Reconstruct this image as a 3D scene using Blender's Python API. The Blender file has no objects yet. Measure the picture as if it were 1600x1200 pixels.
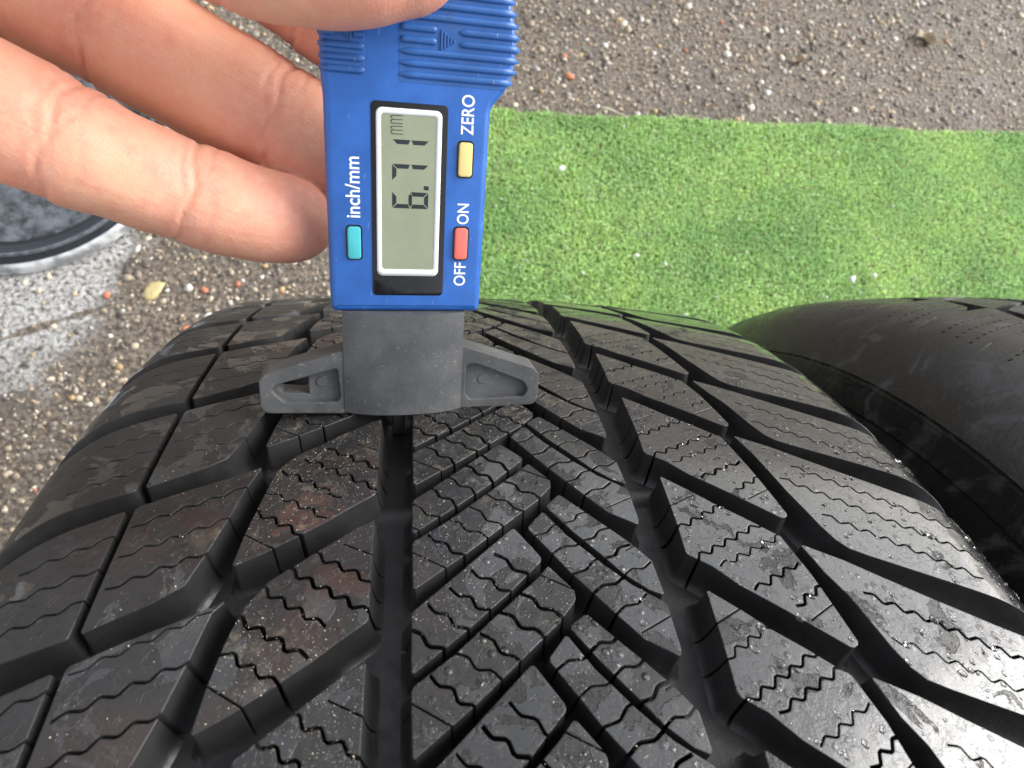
import bpy, bmesh, math, random
import numpy as np
from mathutils import Vector, Matrix, noise
from mathutils.geometry import delaunay_2d_cdt
random.seed(7); rng = np.random.default_rng(7)
S = bpy.context.scene
C = S.collection
# ------------------------------------------------------------------ camera, sky, sun, exposure
cam = bpy.data.cameras.new('camera'); co = bpy.data.objects.new('camera', cam); C.objects.link(co)
cam.sensor_width = 36; cam.lens = 22.5377; cam.clip_start = 0.01; cam.clip_end = 300
CR = Vector((0.98786573, -0.03720444, 0.15078836)); CU = Vector((-0.008825, 0.9558692, 0.29365996)); CF = Vector((0.1550594, 0.29142732, -0.94394211))
CPOS = Vector((-0.0242374, 0.18110961, 0.72490037))
co.matrix_world = Matrix(((CR.x, CU.x, -CF.x, CPOS.x), (CR.y, CU.y, -CF.y, CPOS.y), (CR.z, CU.z, -CF.z, CPOS.z), (0, 0, 0, 1)))
cam.dof.use_dof = True; cam.dof.focus_distance = 0.150; cam.dof.aperture_fstop = 30
S.camera = co
SUN_EL, SUN_AZ = math.radians(34), math.radians(76)      # azimuth from +Y towards +X
w = bpy.data.worlds.new('World'); S.world = w; w.use_nodes = True
nt = w.node_tree; bg = nt.nodes['Background']
sky = nt.nodes.new('ShaderNodeTexSky'); sky.sky_type = 'NISHITA'; sky.sun_disc = False
sky.sun_elevation = SUN_EL; sky.sun_rotation = SUN_AZ; sky.air_density = 1.0; sky.dust_density = 3.0; sky.ozone_density = 1.0
hs = nt.nodes.new('ShaderNodeHueSaturation'); hs.inputs['Saturation'].default_value = 0.22
nt.links.new(sky.outputs[0], hs.inputs['Color']); nt.links.new(hs.outputs[0], bg.inputs[0]); bg.inputs[1].default_value = 0.15
sl = bpy.data.lights.new('sun', 'SUN'); sl.energy = .95; sl.angle = math.radians(44); sl.color = (1, .985, .96)
so = bpy.data.objects.new('sun', sl); C.objects.link(so)
sd = Vector((math.cos(SUN_EL)*math.sin(SUN_AZ), math.cos(SUN_EL)*math.cos(SUN_AZ), math.sin(SUN_EL)))
so.rotation_euler = sd.to_track_quat('Z', 'Y').to_euler(); so.location = (0, 0, 5)
S.view_settings.view_transform = 'Standard'; S.view_settings.look = 'None'; S.view_settings.gamma = 1
S.view_settings.exposure = 1.2
# ------------------------------------------------------------------ helpers
def tag(o, label=None, cat=None, group=None, kind=None):
    if label: o['label'] = label
    if cat: o['category'] = cat
    if group: o['group'] = group
    if kind: o['kind'] = kind
    return o
def empty(name, mat=None, **k):
    o = bpy.data.objects.new(name, None); C.objects.link(o); o.empty_display_size = .02
    if mat is not None: o.matrix_world = mat
    return tag(o, **k)
def link(name, me, mat, parent=None, **k):
    o = bpy.data.objects.new(name, me); C.objects.link(o)
    if mat is not None:
        me.materials.clear(); me.materials.append(mat)
    if parent: o.parent = parent
    return tag(o, **k)
def mesh_np(name, V, F, smooth=True):
    """V (n,3); F list of index arrays or (m,k) array"""
    me = bpy.data.meshes.new(name)
    V = np.asarray(V, np.float32)
    if isinstance(F, np.ndarray):
        k = F.shape[1]; loops = F.ravel(); tot = np.full(len(F), k); 
    else:
        loops = np.concatenate([np.asarray(f) for f in F]) if len(F) else np.array([], int); tot = np.array([len(f) for f in F])
    me.vertices.add(len(V)); me.vertices.foreach_set('co', V.ravel())
    me.loops.add(len(loops)); me.loops.foreach_set('vertex_index', loops.astype(np.int32))
    me.polygons.add(len(tot)); st = np.concatenate([[0], np.cumsum(tot)[:-1]])
    me.polygons.foreach_set('loop_start', st.astype(np.int32)); me.polygons.foreach_set('loop_total', tot.astype(np.int32))
    me.update(calc_edges=True); me.validate()
    if smooth: me.polygons.foreach_set('use_smooth', np.ones(len(me.polygons), bool))
    return me
# ---- node material helpers
class NT:
    def __init__(s, name):
        s.m = bpy.data.materials.new(name); s.m.use_nodes = True; s.t = s.m.node_tree
        s.b = s.t.nodes['Principled BSDF']; s.out = s.t.nodes['Material Output']
    def n(s, typ, **k):
        nd = s.t.nodes.new(typ)
        for a, v in k.items(): setattr(nd, a, v)
        return nd
    def l(s, a, b): s.t.links.new(a, b)
    def coord(s, which='Object'): return s.n('ShaderNodeTexCoord').outputs[which]
    def noise(s, vec, scale, detail=3, rough=.5, dist=0):
        nd = s.n('ShaderNodeTexNoise'); nd.inputs['Scale'].default_value = scale; nd.inputs['Detail'].default_value = detail
        nd.inputs['Roughness'].default_value = rough; nd.inputs['Distortion'].default_value = dist; s.l(vec, nd.inputs['Vector']); return nd.outputs['Fac']
    def ramp(s, fac, stops):
        r = s.n('ShaderNodeValToRGB'); e = r.color_ramp.elements
        while len(e) < len(stops): e.new(.5)
        for el, (p, c) in zip(e, stops):
            el.position = p; el.color = (*c, 1) if isinstance(c, tuple) else (c, c, c, 1)
        s.l(fac, r.inputs[0]); return r.outputs[0]
    def mix(s, fac, a, b):
        m = s.n('ShaderNodeMix', data_type='RGBA')
        for sock, v in ((m.inputs[0], fac), (m.inputs[6], a), (m.inputs[7], b)):
            if isinstance(v, (int, float)): sock.default_value = v if sock is m.inputs[0] else (v, v, v, 1)
            elif isinstance(v, tuple): sock.default_value = (*v, 1)
            else: s.l(v, sock)
        return m.outputs[2]
    def math(s, op, a, b=None, clamp=False):
        m = s.n('ShaderNodeMath', operation=op); m.use_clamp = clamp
        for i, v in enumerate((a, b)):
            if v is None: continue
            if isinstance(v, (int, float)): m.inputs[i].default_value = v
            else: s.l(v, m.inputs[i])
        return m.outputs[0]
    def mapr(s, v, a, b, c=0, d=1):
        m = s.n('ShaderNodeMapRange', interpolation_type='SMOOTHSTEP'); s.l(v, m.inputs[0])
        for i, q in enumerate((a, b, c, d)): m.inputs[i+1].default_value = q
        return m.outputs[0]
    def sep(s, v):
        q = s.n('ShaderNodeSeparateXYZ'); s.l(v, q.inputs[0]); return q.outputs
    def bump(s, h, strength, dist=.001, normal=None):
        b = s.n('ShaderNodeBump'); b.inputs['Strength'].default_value = strength; b.inputs['Distance'].default_value = dist
        s.l(h, b.inputs['Height'])
        if normal is not None: s.l(normal, b.inputs['Normal'])
        return b.outputs[0]
    def set(s, **k):
        for a, v in k.items():
            sock = s.b.inputs[a.replace('_', ' ')]
            if isinstance(v, (int, float)): sock.default_value = v
            elif isinstance(v, tuple): sock.default_value = (*v, 1) if len(v) == 3 and sock.type == 'RGBA' else v
            else: s.l(v, sock)
        return s.m
def scuffed(base, rough):
    t = NT('second_tyre_rubber'); v = t.coord(); mp = t.n('ShaderNodeMapping'); mp.inputs['Scale'].default_value = (22, 60, 60); mp.inputs['Rotation'].default_value = (.3, 0, .5); t.l(v, mp.inputs[0])
    st = t.noise(mp.outputs[0], 1.0, 5, .62, 1.2); n2 = t.noise(v, 500, 4, .6); n3 = t.noise(v, 60, 5, .6)
    dry_ = t.mapr(st, .50, .66)
    c = t.mix(t.math('MULTIPLY', dry_, .75), (base,)*3, (.055, .057, .06)); c = t.mix(t.mapr(t.noise(v, 900, 3, .7), .68, .76, 0, .5), c, (.3, .28, .25))
    return t.set(Base_Color=c, Roughness=t.mix(dry_, t.mapr(n3, .3, .7, rough-.1, rough+.05), .55), Normal=t.bump(n2, .25, .0006, t.bump(n3, .2, .002)))
def simple(name, col, rough=.4, grain=0, gscale=2000, var=.15, **k):
    t = NT(name); v = t.coord(); nz = t.noise(v, 150, 4)
    c = t.mix(t.mapr(nz, .3, .7), tuple(x*(1-var) for x in col), tuple(min(1, x*(1+var)) for x in col))
    t.set(Base_Color=c, Roughness=t.mapr(t.noise(v, 400, 4), .3, .7, max(0, rough-.06), rough+.08), **k)
    if grain: t.set(Normal=t.bump(t.noise(v, gscale, 3), grain, .0003))
    return t.m
def rubber_mat(name, wet=True, dust_and_reflection=True, bevel=True, base=.016, rough=.40):
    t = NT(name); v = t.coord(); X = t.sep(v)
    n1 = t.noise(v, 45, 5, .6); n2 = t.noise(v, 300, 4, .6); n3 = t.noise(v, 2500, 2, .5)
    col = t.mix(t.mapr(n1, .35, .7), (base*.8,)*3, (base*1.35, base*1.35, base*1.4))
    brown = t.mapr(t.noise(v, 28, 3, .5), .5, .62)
    if dust_and_reflection:
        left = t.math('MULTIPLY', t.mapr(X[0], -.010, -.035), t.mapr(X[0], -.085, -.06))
        col = t.mix(t.math('MULTIPLY', t.math('MULTIPLY', brown, left), .55), col, (.042, .026, .021))  # brownish reflection of the surroundings, painted into the left-centre base colour
        d = t.mapr(t.noise(v, 170, 6, .75), .52, .72)
        zone = t.math('MULTIPLY', t.mapr(X[0], -.075, -.04), t.mapr(X[0], .035, .0))
        d2 = t.math('MULTIPLY', t.math('MULTIPLY', d, zone), t.mapr(t.noise(v, 33, 2), .42, .62))
        col = t.mix(t.math('MULTIPLY', d2, .8), col, (.17, .145, .105))
    ro = t.mapr(n2, .3, .7, rough-.10, rough+.06)
    nrm = None
    if bevel:
        bv = t.n('ShaderNodeBevel'); bv.samples = 4; bv.inputs['Radius'].default_value = .0004; nrm = bv.outputs[0]
    nrm = t.bump(n3, .10, .0003, nrm)
    nrm = t.bump(t.noise(v, 420, 5, .6), .22, .0006, nrm)
    if wet:
        side = t.mapr(X[0], -.035, .065, 0, 1)
        wn = t.noise(v, 95, 6, .62, .6)
        lo = t.math('ADD', wn, t.math('MULTIPLY', side, .16))
        wm = t.mapr(lo, .54, .565)
        ro = t.mix(wm, ro, t.mapr(t.noise(v, 260, 3), .3, .7, .10, .24))
        n4 = t.noise(v, 230, 5, .65, .9); film = t.mapr(n4, .50, .53)
        beads = t.n('ShaderNodeTexVoronoi', feature='F1'); beads.inputs['Scale'].default_value = 420; beads.inputs['Randomness'].default_value = 1; t.l(v, beads.inputs['Vector'])
        bd_ = t.math('MULTIPLY', t.mapr(beads.outputs['Distance'], .34, .12), t.mapr(t.noise(v, 120, 3), .50, .58))
        hgt = t.math('ADD', t.math('MULTIPLY', film, .5), t.math('ADD', wm, t.math('MULTIPLY', bd_, 1.3)))
        nrm = t.bump(t.math('MULTIPLY', hgt, t.mapr(X[0], -.05, .03, .25, 1)), .8, .00045, nrm)
        ro = t.mix(t.math('MULTIPLY', t.mapr(n4, .46, .42), side), ro, .36)
        t.set(Coat_Weight=wm, Coat_Roughness=.10)
    return t.set(Base_Color=col, Roughness=ro, Normal=nrm)
M = {}
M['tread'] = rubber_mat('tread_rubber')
M['wall'] = rubber_mat('skylit_wall_rubber', wet=False, dust_and_reflection=False, bevel=True, base=.018, rough=.40)  # paler than the block tops: skylight on the groove walls painted in
M['casing'] = rubber_mat('shaded_groove_rubber', wet=False, dust_and_reflection=False, bevel=False, base=.006, rough=.55)  # same rubber darkened in colour for the shade down in the grooves
M['tread2'] = scuffed(.012, .33)
# ------------------------------------------------------------------ ground, turf
def ground_mat():
    t = NT('gravel_ground'); v = t.coord(); X = t.sep(v)
    a = t.noise(v, 5, 5, .6); b = t.noise(v, 160, 6, .7); c = t.noise(v, 700, 4, .7)
    col = t.mix(t.mapr(b, .38, .62), (.074, .060, .046), (.32, .265, .205))
    col = t.mix(t.math('MULTIPLY', t.mapr(c, .55, .7), .6), col, (.60, .54, .45))
    col = t.mix(t.math('MULTIPLY', t.mapr(c, .45, .32), .6), col, (.03, .025, .02))
    col = t.mix(t.math('MULTIPLY', t.mapr(t.noise(v, 9, 4, .6), .48, .62), .45), col, (.075, .06, .048))
    # worn white paint patch at the left
    n = t.noise(v, 18, 5, .65); n2 = t.noise(v, 190, 5, .7)
    dx = t.math('ADD', X[0], .475); dy = t.math('SUBTRACT', X[1], .60)
    dist = t.math('SQRT', t.math('ADD', t.math('MULTIPLY', t.math('MULTIPLY', dx, dx), 1.0), t.math('MULTIPLY', t.math('MULTIPLY', dy, dy), .40)))
    dist = t.math('ADD', dist, t.math('MULTIPLY', t.math('SUBTRACT', n, .5), .14))
    mask = t.math('MULTIPLY', t.mapr(dist, .155, .10), t.mapr(n2, .42, .50))
    # hairline gap running through the paint
    line = t.math('ABSOLUTE', t.math('SUBTRACT', X[1], t.math('ADD', .448, t.math('MULTIPLY', t.math('ADD', X[0], .47), .42))))
    mask = t.math('MULTIPLY', mask, t.mapr(t.math('ADD', line, t.math('MULTIPLY', t.math('SUBTRACT', n, .5), .03)), .0012, .0045))
    col = t.mix(mask, col, t.mix(t.mapr(b, .4, .65), (.44, .44, .43), (.84, .84, .82)))
    r = t.mapr(t.noise(v, 9, 4, .6), .45, .62, .75, .28)
    col = t.mix(t.mapr(t.noise(v, 34, 5, .7), .54, .68, 0, .55), col, (.11, .085, .06))
    return t.set(Base_Color=col, Roughness=r, Normal=t.bump(b, 1, .006, t.bump(c, .8, .002)))
M['ground'] = ground_mat()
me = mesh_np('ground', [(-60, -60, 0), (60, -60, 0), (60, 60, 0), (-60, 60, 0)], np.array([[0, 1, 2, 3]]))
link('ground', me, M['ground'], kind='structure')
ICO = None
def ico():
    bm = bmesh.new(); bmesh.ops.create_icosphere(bm, subdivisions=1, radius=1)
    V = np.array([v.co[:] for v in bm.verts]); F = np.array([[v.index for v in f.verts] for f in bm.faces]); bm.free(); return V, F
IV, IF = ico()
def ico2():
    bm = bmesh.new(); bmesh.ops.create_icosphere(bm, subdivisions=2, radius=1)
    V = np.array([v.co[:] for v in bm.verts]); F = np.array([[v.index for v in f.verts] for f in bm.faces]); bm.free(); return V, F
IV2, IF2 = ico2()
def scatter(name, P, R, flat, cols, mat, **k):
    n = len(P); nv = len(IV)
    A = rng.uniform(0, 2*np.pi, n); sc = rng.uniform(.6, 1.4, (n, 3))*R[:, None]; sc[:, 2] *= flat
    J = 1+rng.uniform(-.22, .22, (n, nv, 1))
    V = IV[None]*J*sc[:, None]
    c, s = np.cos(A)[:, None], np.sin(A)[:, None]
    V = np.stack([V[..., 0]*c-V[..., 1]*s, V[..., 0]*s+V[..., 1]*c, V[..., 2]], -1)+P[:, None]
    F = (IF[None]+np.arange(n)[:, None, None]*nv).reshape(-1, 3)
    me = mesh_np(name, V.reshape(-1, 3), F)
    ca = me.color_attributes.new('tint', 'FLOAT_COLOR', 'POINT')
    cc = np.concatenate([np.repeat(cols, nv, 0), np.ones((n*nv, 1))], 1).astype(np.float32)
    ca.data.foreach_set('color', cc.ravel())
    return link(name, me, mat, **k)
def tint_mat(name, rough=.5, **k):
    t = NT(name); a = t.n('ShaderNodeVertexColor', layer_name='tint').outputs[0]; v = t.coord()
    nz = t.noise(v, 600, 3)
    return t.set(Base_Color=t.mix(t.mapr(nz, .3, .7, .0, .45), a, (.10, .08, .06)), Roughness=rough, Normal=t.bump(nz, .3, .001), **k)
M['pebble'] = tint_mat('pebbles', .42)
def palette(n, cols, wts):
    idx = rng.choice(len(cols), n, p=np.array(wts)/sum(wts)); c = np.array(cols)[idx]; return c*rng.uniform(.7, 1.25, (n, 1))
N = 85000
P = np.stack([rng.uniform(-.75, 1.25, N), rng.uniform(-.1, 1.35, N), np.zeros(N)], -1)
# few stones inside the painted patch and below the mat
keep = ~((P[:, 0] > .03) & (P[:, 1] > .0) & (P[:, 1] < .77))
pd = np.hypot(P[:, 0]+.475, (P[:, 1]-.60)*.63); keep &= (pd > .13) | (rng.random(N) < .10)
P = P[keep]; N = len(P); R_ = np.clip(rng.lognormal(-6.48, .5, N), .0006, .0056)
P[:, 2] = R_*.12
link_p = scatter('pebbles', P, R_, .62, palette(N, [(.42, .34, .24), (.66, .57, .44), (.27, .23, .18), (.11, .095, .08), (.58, .40, .20), (.50, .18, .10), (.72, .69, .63)], [28, 18, 26, 18, 4, 1.0, 9]), M['pebble'], kind='stuff')
tag(link_p, 'small tan and grey pebbles bedded in the brown gravel ground', 'gravel')
# artificial grass mat
def turf_mat():
    t = NT('turf_blades'); a = t.n('ShaderNodeVertexColor', layer_name='tint').outputs[0]
    t.set(Base_Color=a, Roughness=.5); tr = t.n('ShaderNodeBsdfTranslucent'); t.l(a, tr.inputs[0]); mx = t.n('ShaderNodeMixShader'); mx.inputs[0].default_value = .5
    t.l(t.b.outputs[0], mx.inputs[1]); t.l(tr.outputs[0], mx.inputs[2]); t.l(mx.outputs[0], t.out.inputs[0]); return t.m
M['turf'] = turf_mat()
M['turf_back'] = simple('turf_backing', (.22, .33, .11), .8)
mat_e = empty('artificial_grass_mat', Matrix.Identity(4), label='light green artificial grass mat spread on the gravel behind the tyres', cat='grass mat')
def edge_y(x): return .792+.036*(x-.05)+.0025*np.sin(x*23)+.0012*np.sin(x*91)
X0, X1, Y0 = 0.0, 1.35, -.15
xs = np.linspace(X0, X1, 80); V = []; F = []
for x in xs:
    y = edge_y(x); V += [(x, Y0, .001), (x, Y0, .004), (x, y, .004), (x, y, .001)]
for i in range(len(xs)-1):
    a = i*4; b = a+4; F += [(a+1, b+1, b+2, a+2), (a+2, b+2, b+3, a+3)]
link('backing', mesh_np('backing', V, np.array(F), False), M['turf_back'], mat_e)
n = 240000
px = rng.uniform(X0, X1, n); py = rng.uniform(.33, .86, n); k_ = py < edge_y(px); px, py = px[k_], py[k_]
k_ = (px < 1.05) | (rng.random(len(px)) < .5); px, py = px[k_], py[k_]; n = len(px)
nf = np.array([noise.noise(Vector((a*9, b*9, 0))) for a, b in zip(px[::20], py[::20])]).repeat(20)[:n]
order = None
L = rng.uniform(.0045, .0085, n); ang = rng.uniform(0, 2*np.pi, n); lean = rng.uniform(.15, 1.0, n)
gx = np.floor(px/.045); gy = np.floor(py/.045)
flow = 2.2*np.sin(px*14+py*5)+2.0*np.cos(py*19-px*7)
ang = np.where(rng.random(n) < .22, flow+ang*.3, ang)
dx, dy = np.cos(ang), np.sin(ang); wd = rng.uniform(.0006, .0011, n)
sx, sy = -dy*wd, dx*wd
z0 = np.full(n, .004)
def pt(f, h): return np.stack([px+dx*L*f, py+dy*L*f, z0+L*h], -1)
b0 = pt(0, 0); b1 = pt(.28*lean, .55); b2 = pt(.85*lean, .95-.45*lean)
Sv = np.stack([sx, sy, np.zeros(n)], -1)
V = np.stack([b0-Sv, b0+Sv, b1-Sv, b1+Sv, b2-Sv*.4, b2+Sv*.4], 1).reshape(-1, 3)
o = (np.arange(n)*6)[:, None]
F = np.concatenate([o+np.array([0, 1, 3, 2]), o+np.array([2, 3, 5, 4])], 0)
me = mesh_np('turf_pile', V, F)
bc = np.array([(.47, .68, .25), (.39, .61, .20), (.54, .74, .36), (.48, .68, .30)])[rng.integers(0, 4, n)]*rng.uniform(.75, 1.25, (n, 1))
dry = rng.random(n) < .05; pv = np.array([noise.noise(Vector((a*7, b*9, 1)))+.6*noise.noise(Vector((a*30, b*30, 5))) for a, b in zip(px[::1], py[::1])])
bc *= (1.04+.16*pv)[:, None]; bc[:, 0] *= 1+.10*np.clip(pv, -1, 1)
bc[dry] = np.array([.40, .36, .17])*rng.uniform(.7, 1.2, (dry.sum(), 1))
ca = me.color_attributes.new('tint', 'FLOAT_COLOR', 'POINT')
ca.data.foreach_set('color', np.concatenate([np.repeat(bc, 6, 0), np.ones((n*6, 1))], 1).astype(np.float32).ravel())
link('turf_pile', me, M['turf'], mat_e, kind='stuff')
# crumbs and twig
M['crumb'] = simple('white_crumb', (.7, .7, .66), .7)
def lump(name, loc, r, sc, mat, seed, **k):
    rr = np.random.default_rng(seed); V = IV2*(1+rr.uniform(-.25, .25, (len(IV2), 1)))*r*np.array(sc)
    o = link(name, mesh_np(name, V, IF2), mat, **k); o.location = loc; o.rotation_euler = (0, 0, rr.uniform(0, 6)); return o
def twig(name, a, b, r, mat, **k):
    a, b = Vector(a), Vector(b); d = b-a; V = []; F = []; nseg = 8
    q = d.to_track_quat('Z', 'Y')
    for i in range(nseg+1):
        f = i/nseg; c = d*f+Vector((0, 0, math.sin(f*3.1)*r*1.5+math.sin(f*9)*r*.4))
        for j in range(6):
            t = j*math.pi/3; V.append(c+q@Vector((math.cos(t), math.sin(t), 0))*r*(1-.5*f))
    for i in range(nseg):
        for j in range(6): F.append((i*6+j, i*6+(j+1) % 6, (i+1)*6+(j+1) % 6, (i+1)*6+j))
    F.append(tuple(range(5, -1, -1))); F.append(tuple(nseg*6+j for j in range(6)))
    o = link(name, mesh_np(name, V, F), mat, **k); o.location = a; return o
M['straw'] = simple('straw', (.62, .55, .42), .6)
twig('straw_stalk', (.235, .809, .010), (.272, .795, .010), .0014, M['straw'], label='pale straw stalk lying across the far edge of the grass mat', cat='straw')
for i, (x, y, r, lab) in enumerate([(.170, .700, .0042, 'largest white crumb on the grass mat, near the gauge buttons'), (.262, .575, .003, 'small white crumb on the grass mat above the first tyre'), (.300, .565, .0026, 'second small white crumb on the grass above the tread edge'), (.60, .560, .0035, 'white crumb on the grass mat above the second tyre'), (.565, .553, .0045, 'flat pale crumb on the grass beside the white crumb above the second tyre')]):
    lump('white_crumb', (x, y, .016), r, (1.2, .8, .6), M['crumb'], i, label=lab, cat='crumb', group='white crumbs on the grass mat')
M['leaf'] = simple('dead_leaf', (.30, .23, .15), .6); M['ystone'] = simple('yellow_stone', (.50, .41, .20), .6); M['ostone'] = simple('brick_chip', (.55, .20, .11), .7)
def leaf(loc, L_, W_, rot, **k):
    V = []; F = []; nu, nv = 10, 6
    for i in range(nu+1):
        f = i/nu; hw = W_*math.sin(math.pi*min(1, f*.96+.02))**.8*(1+.15*math.sin(f*17))
        for j in range(nv+1):
            g = j/nv*2-1; V.append(((f-.5)*L_, g*hw, .0035+.006*abs(g)**1.5+.003*math.sin(f*8+g*2)))
    for i in range(nu):
        for j in range(nv): a = i*(nv+1)+j; F.append((a, a+nv+1, a+nv+2, a+1))
    me = mesh_np('dead_leaf', V, np.array(F)); bm = bmesh.new(); bm.from_mesh(me)
    r = bmesh.ops.extrude_face_region(bm, geom=bm.faces[:]); bmesh.ops.translate(bm, verts=[v for v in r['geom'] if isinstance(v, bmesh.types.BMVert)], vec=(0, 0, .0005)); bm.to_mesh(me); bm.free()
    o = link('dead_leaf', me, M['leaf'], **k); o.location = loc; o.rotation_euler = (0, 0, rot); return o
leaf((.80, 1.00, -.001), .040, .012, -.5, label='brown dead leaf on the gravel near the top right corner', cat='leaf')
leaf((.56, .93, -.001), .026, .007, .3, label='small dark leaf scrap on the gravel left of the brown leaf', cat='leaf')
fx = rng.uniform(.05, 1.1, 170); fy = rng.uniform(.42, .79, 170)
fl = scatter('white_flecks', np.stack([fx, fy, rng.uniform(.009, .012, 170)], -1), rng.uniform(.0007, .0019, 170), .5, np.full((170, 3), .75)*rng.uniform(.6, 1.05, (170, 1)), M['pebble'], kind='stuff')
tag(fl, 'tiny pale flecks scattered over the grass mat', 'flecks')
lump('yellow_stone', (-.317, .512, .001), .011, (1.3, .8, .25), M['ystone'], 3, label='flat yellowish stone on the gravel left of the tyre', cat='stone')
for i, (x, y, r, lab) in enumerate([(-.365, .505, .0042, 'reddish chip beside the white paint left of the yellow stone'), (-.262, .515, .004, 'orange chip right of the yellow stone'), (-.275, .465, .0055, 'pale red chip just off the left edge of the tyre'), (.195, .865, .006, 'orange chip on the gravel right of the gauge grip'), (.19, .90, .004, 'darker red chip above the orange chip right of the gauge')]):
    lump('brick_chip', (x, y, .002), r, (1.1, .8, .55), M['ostone'], 20+i, label=lab, cat='stone chip', group='orange brick chips in the gravel')
# ------------------------------------------------------------------ round dark tray at the left
def lathe(name, prof, mat, parent=None, seg=96, **k):
    V = []; F = []
    for r, z in prof:
        for j in range(seg): t = 2*math.pi*j/seg; V.append((r*math.cos(t), r*math.sin(t), z))
    for i in range(len(prof)-1):
        for j in range(seg): j2 = (j+1) % seg; F.append((i*seg+j, i*seg+j2, (i+1)*seg+j2, (i+1)*seg+j))
    me = mesh_np(name, V, np.array(F)); me.set_sharp_from_angle(angle=math.radians(50)); return link(name, me, mat, parent, **k)
def tray_mats():
    t = NT('tray_plastic'); v = t.coord(); nz = t.noise(v, 40, 4)
    a = t.set(Base_Color=(.018, .022, .028), Roughness=t.mapr(nz, .3, .7, .12, .3), Normal=t.bump(nz, .15, .002))
    t = NT('tray_dirt'); v = t.coord(); nz = t.noise(v, 60, 6, .7); n2 = t.noise(v, 200, 4, .7)
    b = t.set(Base_Color=t.mix(t.mapr(nz, .35, .65), (.018, .02, .024), (.12, .135, .15)), Roughness=t.mapr(n2, .3, .7, .25, .7), Normal=t.bump(n2, .6, .002))
    t = NT('tray_rim'); v = t.coord(); nz = t.noise(v, 50, 4)
    c = t.set(Base_Color=t.mix(t.mapr(nz, .35, .6), (.25, .26, .27), (.66, .67, .68)), Roughness=.25, Metallic=.25)
    return a, b, c
ta, tb, tc = tray_mats(); tc2 = simple('tray_ring_grey', (.11, .125, .14), .22, var=.3)
tray = empty('wheel_trim', Matrix.Translation((-.485, .695, .002)), label='round dark wheel trim with a pale glossy rim lying on the ground at the far left', cat='wheel trim')
def rr_(a, b, z0, z1, n=6): return [(a+(b-a)*i/n, z0+(z1-z0)*math.sin(math.pi/2*i/n)) for i in range(n+1)]
lathe('rim', [(.164, .0), (.1625, .008), (.1632, .012), (.165, .0135), (.167, .0130), (.1690, .010), (.170, .004), (.170, 0)][::-1], tc, tray)
lathe('dish', [(.1635, .004), (.158, .003), (.153, .005), (.150, .0095), (.147, .0105), (.143, .0095), (.139, .005), (.134, .003), (.131, .0045)][::-1][::-1], ta, tray)
lathe('inner_ring', [(.1475, .0098), (.1490, .0125), (.1510, .0128), (.1525, .0098)][::-1], tc2, tray)
prof = [(.1305, .0045)]+[(.1305*(1-i/14), .0045+.0015*math.sin(i*.9)) for i in range(1, 14)]+[(.0005, .005)]
lathe('centre_disc', prof, tb, tray)
# ------------------------------------------------------------------ tyre
R0 = .33; KC = .955; BETA = .43
class Surf:
    """tread coordinates (w across, s round, h out) in metres -> tyre frame"""
    def __init__(s, wl=-.087, wr=.091, rc=.020, R=R0, K=KC): s.wl, s.wr, s.rc, s.R, s.K = wl, wr, rc, R, K
    def prof(s, w):
        w = np.asarray(w, float); x = np.clip(w, s.wl, s.wr); sg = np.sign(w)
        a0 = np.abs(x)*s.K; ex = np.abs(w-x); ph = np.minimum(ex/s.rc, 1.25)
        rest = ex-ph*s.rc
        X = np.abs(x)+s.rc*(np.sin(a0+ph)-np.sin(a0))+rest*np.cos(a0+ph)
        Rr = s.R-x*x*s.K/2-s.rc*(np.cos(a0)-np.cos(a0+ph))-rest*np.sin(a0+ph)
        return sg*X, Rr, sg*np.sin(a0+ph), np.cos(a0+ph)
    def __call__(s, w, q, h):
        X, Rr, nx, nr = s.prof(w); th = np.asarray(q)/s.R; X = X+nx*h; Rr = Rr+nr*h
        return np.stack([X, Rr*np.sin(th), Rr*np.cos(th)], -1)
def depth_at(w, wl=-.087, wr=.091, d0=.0074):
    ex = np.maximum(wl-w, w-wr)-.006; return d0-np.clip(ex/.02, 0, 1)*(d0-.003)
def resample(poly, step):
    out = []
    for i in range(len(poly)):
        a = np.array(poly[i]); b = np.array(poly[(i+1) % len(poly)]); L_ = np.hypot(*(b-a)); k = max(1, int(math.ceil(L_/step)))
        for j in range(k): out.append(a+(b-a)*j/k)
    return np.array(out)
def cutcorners(poly, c=.00045):
    out = []; n = len(poly); P_ = [np.array(p, float) for p in poly]
    for i in range(n):
        a, b, d = P_[i-1], P_[i], P_[(i+1) % n]; u = a-b; v = d-b; lu, lv = np.hypot(*u), np.hypot(*v)
        if lu < 1e-9 or lv < 1e-9: continue
        cosv = (u@v)/lu/lv
        if cosv > -.80: out += [b+u/lu*min(c, lu*.3), b+v/lv*min(c, lv*.3)]
        else: out.append(b)
    return out
def ccw(poly):
    P_ = np.asarray(poly); x, y = P_[:, 0], P_[:, 1]; return poly if np.sum(x*np.roll(y, -1)-np.roll(x, -1)*y) > 0 else list(poly)[::-1]
def inpoly(px, py, poly):
    P_ = np.asarray(poly); r = np.zeros(len(px), bool); n = len(P_); j = n-1
    for i in range(n):
        xi, yi = P_[i]; xj, yj = P_[j]
        if yi != yj: r ^= ((yi > py) != (yj > py)) & (px < (xj-xi)*(py-yi)/(yj-yi)+xi)
        j = i
    return r
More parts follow.
